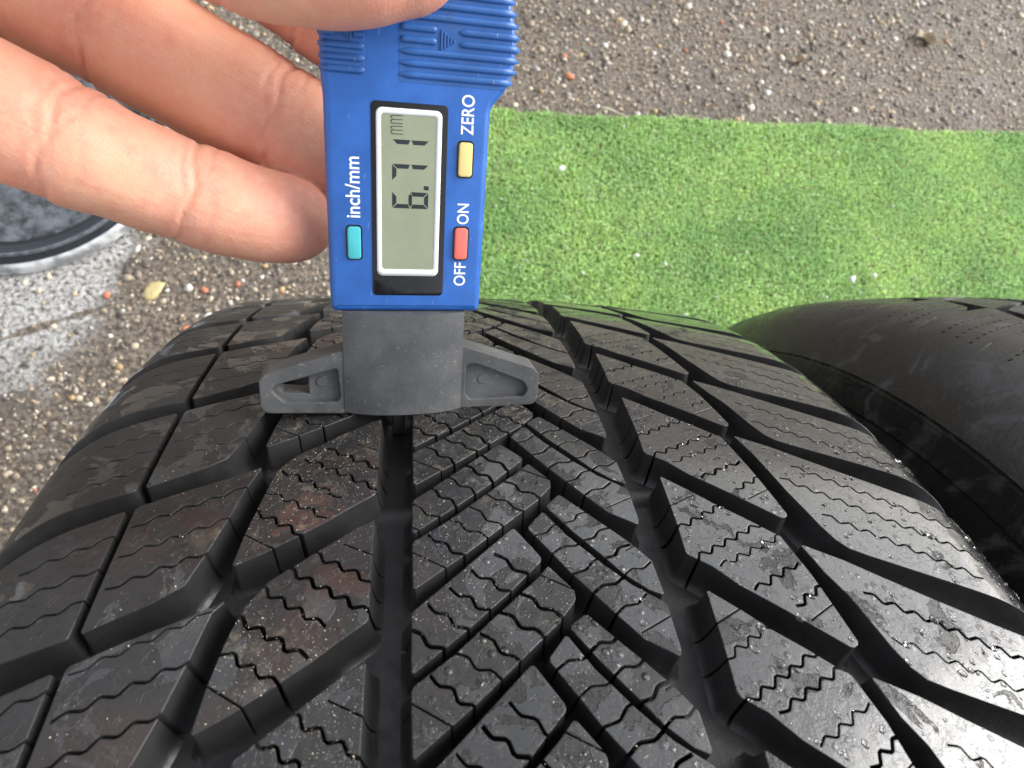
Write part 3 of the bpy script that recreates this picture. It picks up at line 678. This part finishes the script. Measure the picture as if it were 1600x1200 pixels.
# display
disp = prism('display_bezel', rrect(-6.0, 28.5, 9.2, 67.4, .9), -.14, .5, M['black'], .08, 2)
def ring(name, o, i, y0, y1, mat, parent):
    n = len(o); V = [(x*mm, y0*mm, z*mm) for x, z in o]+[(x*mm, y0*mm, z*mm) for x, z in i]+[(x*mm, y1*mm, z*mm) for x, z in o]+[(x*mm, y1*mm, z*mm) for x, z in i]
    F = []
    for a in range(n): b = (a+1) % n; F += [(a, b, n+b, n+a), (2*n+a, 2*n+b, b, a), (n+a, n+b, 3*n+b, 3*n+a)]
    return link(name, mesh_np(name, V, np.array(F), False), mat, parent)
ring('display_frame', rrect(-5.0, 32.9, 8.0, 66.3, 1.2), rrect(-4.05, 34.3, 6.95, 65.2, .6), -.24, -.12, M['white'], disp)
scr = prism('lcd_screen', rrect(-4.1, 34.2, 7.0, 65.3, .5), -.18, 0, M['lcd'], 0, parent=disp)
def seg_poly(s_):
    # glyph box 4 wide (reading), 7.4 high; segments as hexagon bars
    Wd, Hh, g, th_ = 3.3, 7.4, .14, .84
    if s_ == 'a': return [(g, Hh), (Wd-g, Hh), (Wd-g-th_, Hh-th_), (g+th_, Hh-th_)]
    if s_ == 'd': return [(g, 0), (Wd-g, 0), (Wd-g-th_, th_), (g+th_, th_)]
    if s_ == 'g': return [(g+.15, Hh/2), (g+th_*.8, Hh/2+th_*.42), (Wd-g-th_*.8, Hh/2+th_*.42), (Wd-g-.15, Hh/2), (Wd-g-th_*.8, Hh/2-th_*.42), (g+th_*.8, Hh/2-th_*.42)]
    if s_ == 'b': return [(Wd, Hh-g), (Wd, Hh/2+g), (Wd-th_, Hh/2+g+.35), (Wd-th_, Hh-g-th_)]
    if s_ == 'c': return [(Wd, g), (Wd, Hh/2-g), (Wd-th_, Hh/2-g-.35), (Wd-th_, g+th_)]
    if s_ == 'f': return [(0, Hh-g), (0, Hh/2+g), (th_, Hh/2+g+.35), (th_, Hh-g-th_)]
    if s_ == 'e': return [(0, g), (0, Hh/2-g), (th_, Hh/2-g-.35), (th_, g+th_)]
for segs, z0 in (('acdefg', 47.2), ('abc', 52.6), ('bc', 57.25)):
    for s_ in segs:
        prism('digit_segment', [(5.55-gy_, z0+gx_) for gx_, gy_ in seg_poly(s_)], -.21, -.17, M['ink'], 0, parent=scr)
prism('decimal_point', [(5.6, 51.0), (4.6, 51.05), (4.6, 51.85), (5.6, 51.8)], -.21, -.17, M['ink'], 0, parent=scr)
def lettering(name, s_, x0, x1, z0, z1, mat, parent, y=-.10, bold=.0):
    cu = bpy.data.curves.new(name, 'FONT'); cu.body = s_; cu.size = 1; cu.offset = bold; cu.extrude = .02; cu.resolution_u = 6
    ob = bpy.data.objects.new(name, cu); C.objects.link(ob); dg = bpy.context.evaluated_depsgraph_get(); me = bpy.data.meshes.new_from_object(ob.evaluated_get(dg)); bpy.data.objects.remove(ob); bpy.data.curves.remove(cu)
    V = np.array([v.co[:] for v in me.vertices]); mn, mx = V.min(0), V.max(0)
    gx_ = (V[:, 0]-mn[0])/(mx[0]-mn[0]); gy_ = (V[:, 1]-mn[1])/(mx[1]-mn[1])
    W_ = np.stack([(x1-gy_*(x1-x0)), np.where(V[:, 2] > 0, y-.05, y+.06), z0+gx_*(z1-z0)], -1)*mm
    me.vertices.foreach_set('co', W_.astype(np.float32).ravel()); me.update()
    return link(name, me, mat, parent)
lettering('unit_print', 'mm', -2.2, .2, 61.5, 65.0, M['ink'], scr, -.16, -.018)
lettering('button_lettering', 'ZERO', 11.85, 14.45, 62.2, 69.7, M['white'], gauge, -.02, .012)
lettering('button_lettering', 'inch/mm', -11.2, -8.3, 44.9, 56.8, M['white'], gauge, -.02, .012)
lettering('button_lettering', 'ON', 11.75, 14.3, 44.3, 48.6, M['white'], gauge, -.02, .012)
lettering('button_lettering', 'OFF', 11.55, 14.15, 30.8, 36.0, M['white'], gauge, -.02, .012)
for nm, (x0, z0, x1, z1), col in (('zero_button', (11.6, 54.1, 14.4, 60.8), (.75, .56, .22)), ('power_button', (11.4, 36.8, 14.2, 43.5), (.72, .15, .12)), ('unit_button', (-11.0, 36.4, -8.3, 43.1), (.055, .42, .47))):
    prism('button_gap', rrect(x0-.35, z0-.35, x1+.35, z1+.35, .9), -.03, .3, M['black'], 0)
    prism('button', rrect(x0, z0, x1, z1, .65), -.75, .3, simple(nm, col, .45, var=.06), .25, 3, label=nm.replace('_', ' '))
# grey foot: bulged neck, wings with pockets
neck = []
for i in range(25):
    f = i/24; x = -12.6+27.0*f; neck.append((x, -2.3*(1-abs(2*f-1)**2.6)))
neckback = [(14.4, 8), (-12.6, 8)]
bm = bmesh.new(); pl = neck+neckback; zs = [0.0, .35, 1.2, 12, 24.7]; rings_ = []
for zi, z in enumerate(zs):
    ins = .35 if zi == 0 else 0
    rings_.append([bm.verts.new(((x+(-ins if x > 10 else ins if x < -10 else 0))*mm, (y+(ins if y < 5 else -ins))*mm, (z-.1*(1-abs((x-.9)/13.5)**2)*(1 if z < 2 else 0))*mm)) for x, y in pl])
for a, b in zip(rings_[:-1], rings_[1:]):
    for i in range(len(pl)): j = (i+1) % len(pl); bm.faces.new((a[i], a[j], b[j], b[i]))
bm.faces.new(rings_[0][::-1]); bm.faces.new(rings_[-1]); bmesh.ops.recalc_face_normals(bm, faces=bm.faces[:])
me = bpy.data.meshes.new('foot'); bm.to_mesh(me); bm.free(); me.polygons.foreach_set('use_smooth', np.ones(len(me.polygons), bool)); me.set_sharp_from_angle(angle=math.radians(40))
foot = link('foot', me, M['grey'], gauge)
class Flat:
    def __init__(s, y0): s.y0 = y0
    def __call__(s, x, z, h): return np.stack([np.asarray(x), s.y0-np.asarray(h), np.asarray(z)], -1)
def plate(name, poly, holes, y0, y1, parent, back=False):
    # CDT plate with true openings; front at y0
    V, F = block_mesh(name, P2(poly), [], lambda x, z, h: np.stack([np.asarray(x), np.where(np.asarray(h) == 0, y0*mm, y1*mm), np.asarray(z)], -1), lambda w_: np.full(len(w_), .005), grid=.02, step=.004, draft=0, holes=[ccw(P2(h)) for h in holes])
    me = mesh_np(name, V, F)
    bm = bmesh.new(); bm.from_mesh(me); bmesh.ops.remove_doubles(bm, verts=bm.verts[:], dist=1e-6)
    bm.to_mesh(me); bm.free(); me.set_sharp_from_angle(angle=math.radians(35)); return link(name, me, parent=parent, mat=M['wing'])
def wing_mat():
    t = NT('wing_plastic'); v = t.coord(); n = t.noise(v, 90, 5, .65); n2 = t.noise(v, 3000, 3, .6); n3 = t.noise(v, 700, 3, .7)
    bv = t.n('ShaderNodeBevel'); bv.samples = 6; bv.inputs['Radius'].default_value = .0005
    c = t.mix(t.mapr(n, .35, .7), (.060, .062, .064), (.095, .098, .10)); c = t.mix(t.mapr(n3, .6, .75, 0, .6), c, (.30, .28, .24))
    return t.set(Base_Color=c, Roughness=t.mapr(n, .3, .7, .42, .56), Normal=t.bump(n2, .3, .0003, bv.outputs[0]))
M['wing'] = wing_mat()
LW = smoothpoly([(-12.0, 15.6), (-29.4, 10.2), (-30.8, 8.6), (-30.9, 1.9), (-29.8, .6), (-12.0, -.1)], .7)
LP = smoothpoly([(-13.9, 11.4), (-20.3, 9.5), (-27.3, 7.6), (-28.6, 6.2), (-27.0, 4.2), (-25.8, 3.0), (-14.2, 2.8), (-13.4, 4)], .9)
LH = [(-20.4, 9.1), (-26.6, 7.2), (-27.3, 6.2), (-26.2, 4.9), (-20.4, 4.5)]
RW = smoothpoly([(13.6, 16.6), (32.3, 10.4), (33.6, 8.8), (33.7, 1.8), (32.5, .7), (13.6, -.2)], .7)
RP = smoothpoly([(15.4, 11.6), (18, 11.9), (29.8, 7.0), (31.2, 4.8), (30.2, 2.8), (16.4, 2.5), (15.4, 4)], .9)
plate('wing_front', LW, [LP], .2, 1.7, foot); plate('wing_front', RW, [RP], .2, 1.7, foot)
plate('wing_back', [(x+.02, z) for x, z in LW], [LH], 1.7, 6.5, foot); plate('wing_back', [(x-.02, z) for x, z in RW], [], 1.7, 6.5, foot)
def disc(cx_, cz_, r, y0, y1): prism('moulding_pin', [(cx_+r*math.cos(a), cz_+r*math.sin(a)) for a in np.linspace(0, 2*math.pi, 21)[:-1]], y0, y1, M['grey'], .1, 1, parent=foot)
disc(-17.4, 7.6, 1.35, 1.45, 1.9); disc(20.0, 7.3, 1.35, 1.5, 1.9)
prism('probe', [(-1.6, 1), (1.4, 1), (1.4, -6.9), (-1.6, -6.9)], 1.5, 4.0, M['dark'], .2, 2)
prism('probe_guide', [(-2.3, 1), (2.0, 1), (2.0, -.9), (-2.3, -.9)], .8, 4.6, M['dark'], .2, 2)
# ------------------------------------------------------------------ hand
MID = [(-0.147, 0.3265, 0.6151, 0.0127), (-0.1229, 0.3128, 0.6116, 0.013), (-0.1014, 0.3027, 0.6089, 0.0138), (-0.0843, 0.2952, 0.6051, 0.0133), (-0.07, 0.2895, 0.6004, 0.0133), (-0.0571, 0.2847, 0.5957, 0.0134), (-0.0454, 0.2806, 0.5911, 0.0129), (-0.0358, 0.2767, 0.5883, 0.0115)]
RNG = [(-0.1398, 0.2802, 0.6158, 0.0112), (-0.1181, 0.275, 0.6166, 0.0118), (-0.0995, 0.2672, 0.6141, 0.0119), (-0.0899, 0.2637, 0.6104, 0.0117), (-0.0801, 0.2616, 0.606, 0.0107), (-0.0699, 0.2606, 0.6, 0.0106), (-0.0599, 0.2594, 0.596, 0.0105), (-0.0529, 0.2599, 0.593, 0.01)]
IND = [(-0.1255, 0.3536, 0.6259, 0.0134), (-0.0974, 0.3341, 0.6224, 0.0132), (-0.0771, 0.3239, 0.6184, 0.0131), (-0.0584, 0.3145, 0.6132, 0.013), (-0.0467, 0.3092, 0.6082, 0.0132), (-0.0363, 0.3039, 0.604, 0.0127), (-0.0298, 0.3004, 0.6008, 0.0112)]
THB = [(-0.1073, 0.3226, 0.6437, 0.0126), (-0.0848, 0.3036, 0.6426, 0.0123), (-0.0673, 0.291, 0.6416, 0.0123), (-0.0542, 0.2842, 0.6406, 0.0118), (-0.0429, 0.2817, 0.6406, 0.0116), (-0.0336, 0.2817, 0.6411, 0.0113), (-0.0268, 0.2825, 0.6414, 0.0099)]
PNK = [(-0.1483, 0.2659, 0.6057, 0.0106), (-0.132, 0.2505, 0.61, 0.0098), (-0.122, 0.2448, 0.6099, 0.0092), (-0.1144, 0.2439, 0.6077, 0.0083), (-0.1138, 0.2452, 0.605, 0.0075)]
PALM = [(-0.1451, 0.3301, 0.6186, 0.021), (-0.1565, 0.3096, 0.6136, 0.0245), (-0.1555, 0.283, 0.6098, 0.019), (-0.1756, 0.3176, 0.6172, 0.027), (-0.202, 0.3379, 0.617, 0.0275), (-0.2231, 0.3529, 0.616, 0.026), (-0.1323, 0.3378, 0.6337, 0.0165)]
def cr(P_, n=10):
    P_ = np.array(P_); Q = np.concatenate([[2*P_[0]-P_[1]], P_, [2*P_[-1]-P_[-2]]]); out = []; idx = []
    for i in range(len(P_)-1):
        a, b, c, d = Q[i:i+4]
        for j in range(n):
            t = j/n; out.append(.5*(2*b+(c-a)*t+(2*a-5*b+4*c-d)*t*t+(3*b-a-3*c+d)*t**3)); idx.append(i+t)
    out.append(P_[-1]); idx.append(len(P_)-1); return np.array(out), np.array(idx)
def tube(P_, bm, seg=28, joints=()):
    Q, idx = cr(P_); tng = np.gradient(Q[:, :3], axis=0); tng /= np.linalg.norm(tng, axis=1)[:, None]
    up_ = np.array([0, 0, 1.0]); rings_ = []
    def ringat(c, t, r):
        a = np.cross(t, up_); a /= np.linalg.norm(a); b = np.cross(a, t)
        return [bm.verts.new(tuple(c+r*(math.cos(2*math.pi*j/seg)*a*1.0+math.sin(2*math.pi*j/seg)*b*.95))) for j in range(seg)]
    c0, r0 = Q[0, :3], Q[0, 3]
    for k in range(5, 0, -1): a = k/5.5*math.pi/2; rings_.append(ringat(c0-tng[0]*r0*math.sin(a), tng[0], r0*math.cos(a)))
    for q, t, u in zip(Q, tng, idx):
        r = q[3]
        for jn in joints: r *= 1-.03*math.exp(-((u-jn)/.16)**2)+.02*math.exp(-((abs(u-jn)-.55)/.3)**2)
        rings_.append(ringat(q[:3], t, r))
    c0, r0 = Q[-1, :3], Q[-1, 3]
    for k in range(1, 6): a = k/5.5*math.pi/2; rings_.append(ringat(c0+tng[-1]*r0*1.15*math.sin(a), tng[-1], r0*math.cos(a)))
    for A_, B_ in zip(rings_[:-1], rings_[1:]):
        for j in range(seg): k = (j+1) % seg; bm.faces.new((A_[j], A_[k], B_[k], B_[j]))
    bm.faces.new(rings_[0][::-1]); bm.faces.new(rings_[-1])
    return Q, idx, tng
bm = bmesh.new(); fing = []
JN = {'MID': (2.72, 5.05), 'RNG': (2.9, 4.85), 'IND': (1.9, 3.95), 'THB': (3.0,), 'PNK': (2,)}
for nm, P_ in (('MID', MID), ('RNG', RNG), ('IND', IND), ('THB', THB), ('PNK', PNK)): fing.append((nm,)+tube(P_, bm, joints=JN[nm]))
tube([PALM[0], PALM[3], PALM[4], PALM[5]], bm); tube([PALM[1], PALM[3], PALM[4]], bm); tube([PALM[2], PALM[1], PALM[4]], bm)
tube([THB[0], PALM[6], PALM[4]], bm); tube([MID[0][:3]+(.014,), PALM[3][:3]+(.02,)], bm); tube([RNG[0][:3]+(.013,), PALM[3][:3]+(.02,)], bm); tube([IND[0][:3]+(.014,), PALM[3][:3]+(.02,)], bm); tube([PNK[0][:3]+(.0115,), PALM[4][:3]+(.02,)], bm)
bmesh.ops.recalc_face_normals(bm, faces=bm.faces[:])
me = bpy.data.meshes.new('hand_raw'); bm.to_mesh(me); bm.free()
ho = bpy.data.objects.new('hand_raw', me); C.objects.link(ho)
md = ho.modifiers.new('r', 'REMESH'); md.mode = 'VOXEL'; md.voxel_size = .00075
ms = ho.modifiers.new('s', 'SMOOTH'); ms.factor = .5; ms.iterations = 6
dg = bpy.context.evaluated_depsgraph_get(); hme = bpy.data.meshes.new_from_object(ho.evaluated_get(dg)); hme.name = 'hand'; bpy.data.objects.remove(ho)
V = np.empty(len(hme.vertices)*3, np.float32); hme.vertices.foreach_get('co', V); V = V.reshape(-1, 3).astype(float)
Nv = np.empty(len(V)*3, np.float32); hme.vertices.foreach_get('normal', Nv); Nv = Nv.reshape(-1, 3).astype(float)
best = np.full(len(V), 9.0); fu = np.zeros(len(V)); fv = np.zeros(len(V)); disp_ = np.zeros(len(V)); flush = np.zeros(len(V)); red = np.zeros(len(V))
for fi, (nm, Q, idx, tg) in enumerate(fing):
    d = np.linalg.norm(V[:, None]-Q[None, :, :3], axis=2)-Q[None, :, 3]; j = d.argmin(1); dm = d[np.arange(len(V)), j]
    k = dm < best; best[k] = dm[k]; jj = j[k]
    rel = V[k]-Q[jj, :3]; along = (rel*tg[jj]).sum(1)
    cum = np.concatenate([[0], np.cumsum(np.linalg.norm(np.diff(Q[:, :3], axis=0), axis=1))])
    u = cum[jj]+along; side = np.cross(tg[jj], [0, 0, 1.0]); side /= np.linalg.norm(side, axis=1)[:, None]; sv = (rel*side).sum(1)
    fu[k] = u+fi*.37; fv[k] = sv
    dd = np.zeros(k.sum()); rd = np.zeros(k.sum())
    for jn in JN[nm]:
        u0 = np.interp(jn, idx, cum)
        for off_, dp, tilt, wdt in ((0, .00046, .10, .0005), (.0027, .00026, -.14, .0005), (-.0024, .0002, .22, .00045), (.0052, .00010, .05, .0006)):
            x = u-(u0+off_+tilt*sv+.0006*np.sin(sv*520+off_*900)+sv*sv*9)
            dd -= dp*np.exp(-(x/wdt)**2)
            dd += dp*.35*np.exp(-((np.abs(x)-.0013)/.0007)**2)
        rd += np.exp(-((u-u0)/.006)**2)*.5
    rd += np.clip((u-(cum[-1]-.020))/.02, 0, 1)*.7
    disp_[k] = dd; red[k] = rd
V += Nv*disp_[:, None]
V += Nv*np.array([noise.noise(Vector(p)*140) for p in V])[:, None]*.00022
hme.vertices.foreach_set('co', V.astype(np.float32).ravel()); hme.update()
for nm, arr in (('ridge_u', fu), ('ridge_v', fv), ('flush', np.clip(red, 0, 1))):
    a = hme.attributes.new(nm, 'FLOAT', 'POINT'); a.data.foreach_set('value', arr.astype(np.float32))
hme.polygons.foreach_set('use_smooth', np.ones(len(hme.polygons), bool))
def skin():
    t = NT('skin'); v = t.coord()
    at = lambda n: t.n('ShaderNodeAttribute', attribute_name=n).outputs['Fac']
    u, s_, fl = at('ridge_u'), at('ridge_v'), at('flush')
    n1 = t.noise(v, 70, 4, .55); n2 = t.noise(v, 420, 4, .6); n3 = t.noise(v, 1800, 2)
    c = t.mix(t.mapr(n1, .35, .68), (.80, .425, .275), (.78, .375, .255)); c = t.mix(t.math('MULTIPLY', fl, .62), c, (.62, .215, .165))
    c = t.mix(t.mapr(t.noise(v, 160, 5, .65), .48, .68, 0, .38), c, (.70, .27, .20)); c = t.mix(t.mapr(n2, .4, .7, 0, .25), c, (.83, .51, .37))
    # papillary ridges run round the finger pads
    arg = t.math('ADD', t.math('MULTIPLY', u, 2*math.pi/.00062), t.math('ADD', t.math('MULTIPLY', t.math('MULTIPLY', s_, s_), 90000.), t.math('MULTIPLY', n1, 16)))
    arg = t.math('ADD', arg, t.math('MULTIPLY', s_, 3200.))
    rg = t.math('SINE', arg)
    long_ = t.n('ShaderNodeCombineXYZ'); t.l(t.math('MULTIPLY', u, 90), long_.inputs[0]); t.l(t.math('MULTIPLY', s_, 900), long_.inputs[1])
    wr = t.noise(long_.outputs[0], 1.0, 4, .6)
    nr = t.bump(rg, .08, .00012, t.bump(wr, .22, .0006, t.bump(t.noise(v, 900, 4, .7), .30, .0004, t.bump(n3, .2, .0002))))
    return t.set(Base_Color=c, Roughness=t.mapr(n2, .3, .7, .40, .55), Normal=nr, Subsurface_Weight=.35, Subsurface_Radius=(.0024, .0011, .0007), Subsurface_Scale=1.0, Specular_IOR_Level=.4)
link('hand', hme, skin(), label='bare hand reaching in from the upper left, thumb and fingers gripping the blue gauge', cat='hand')
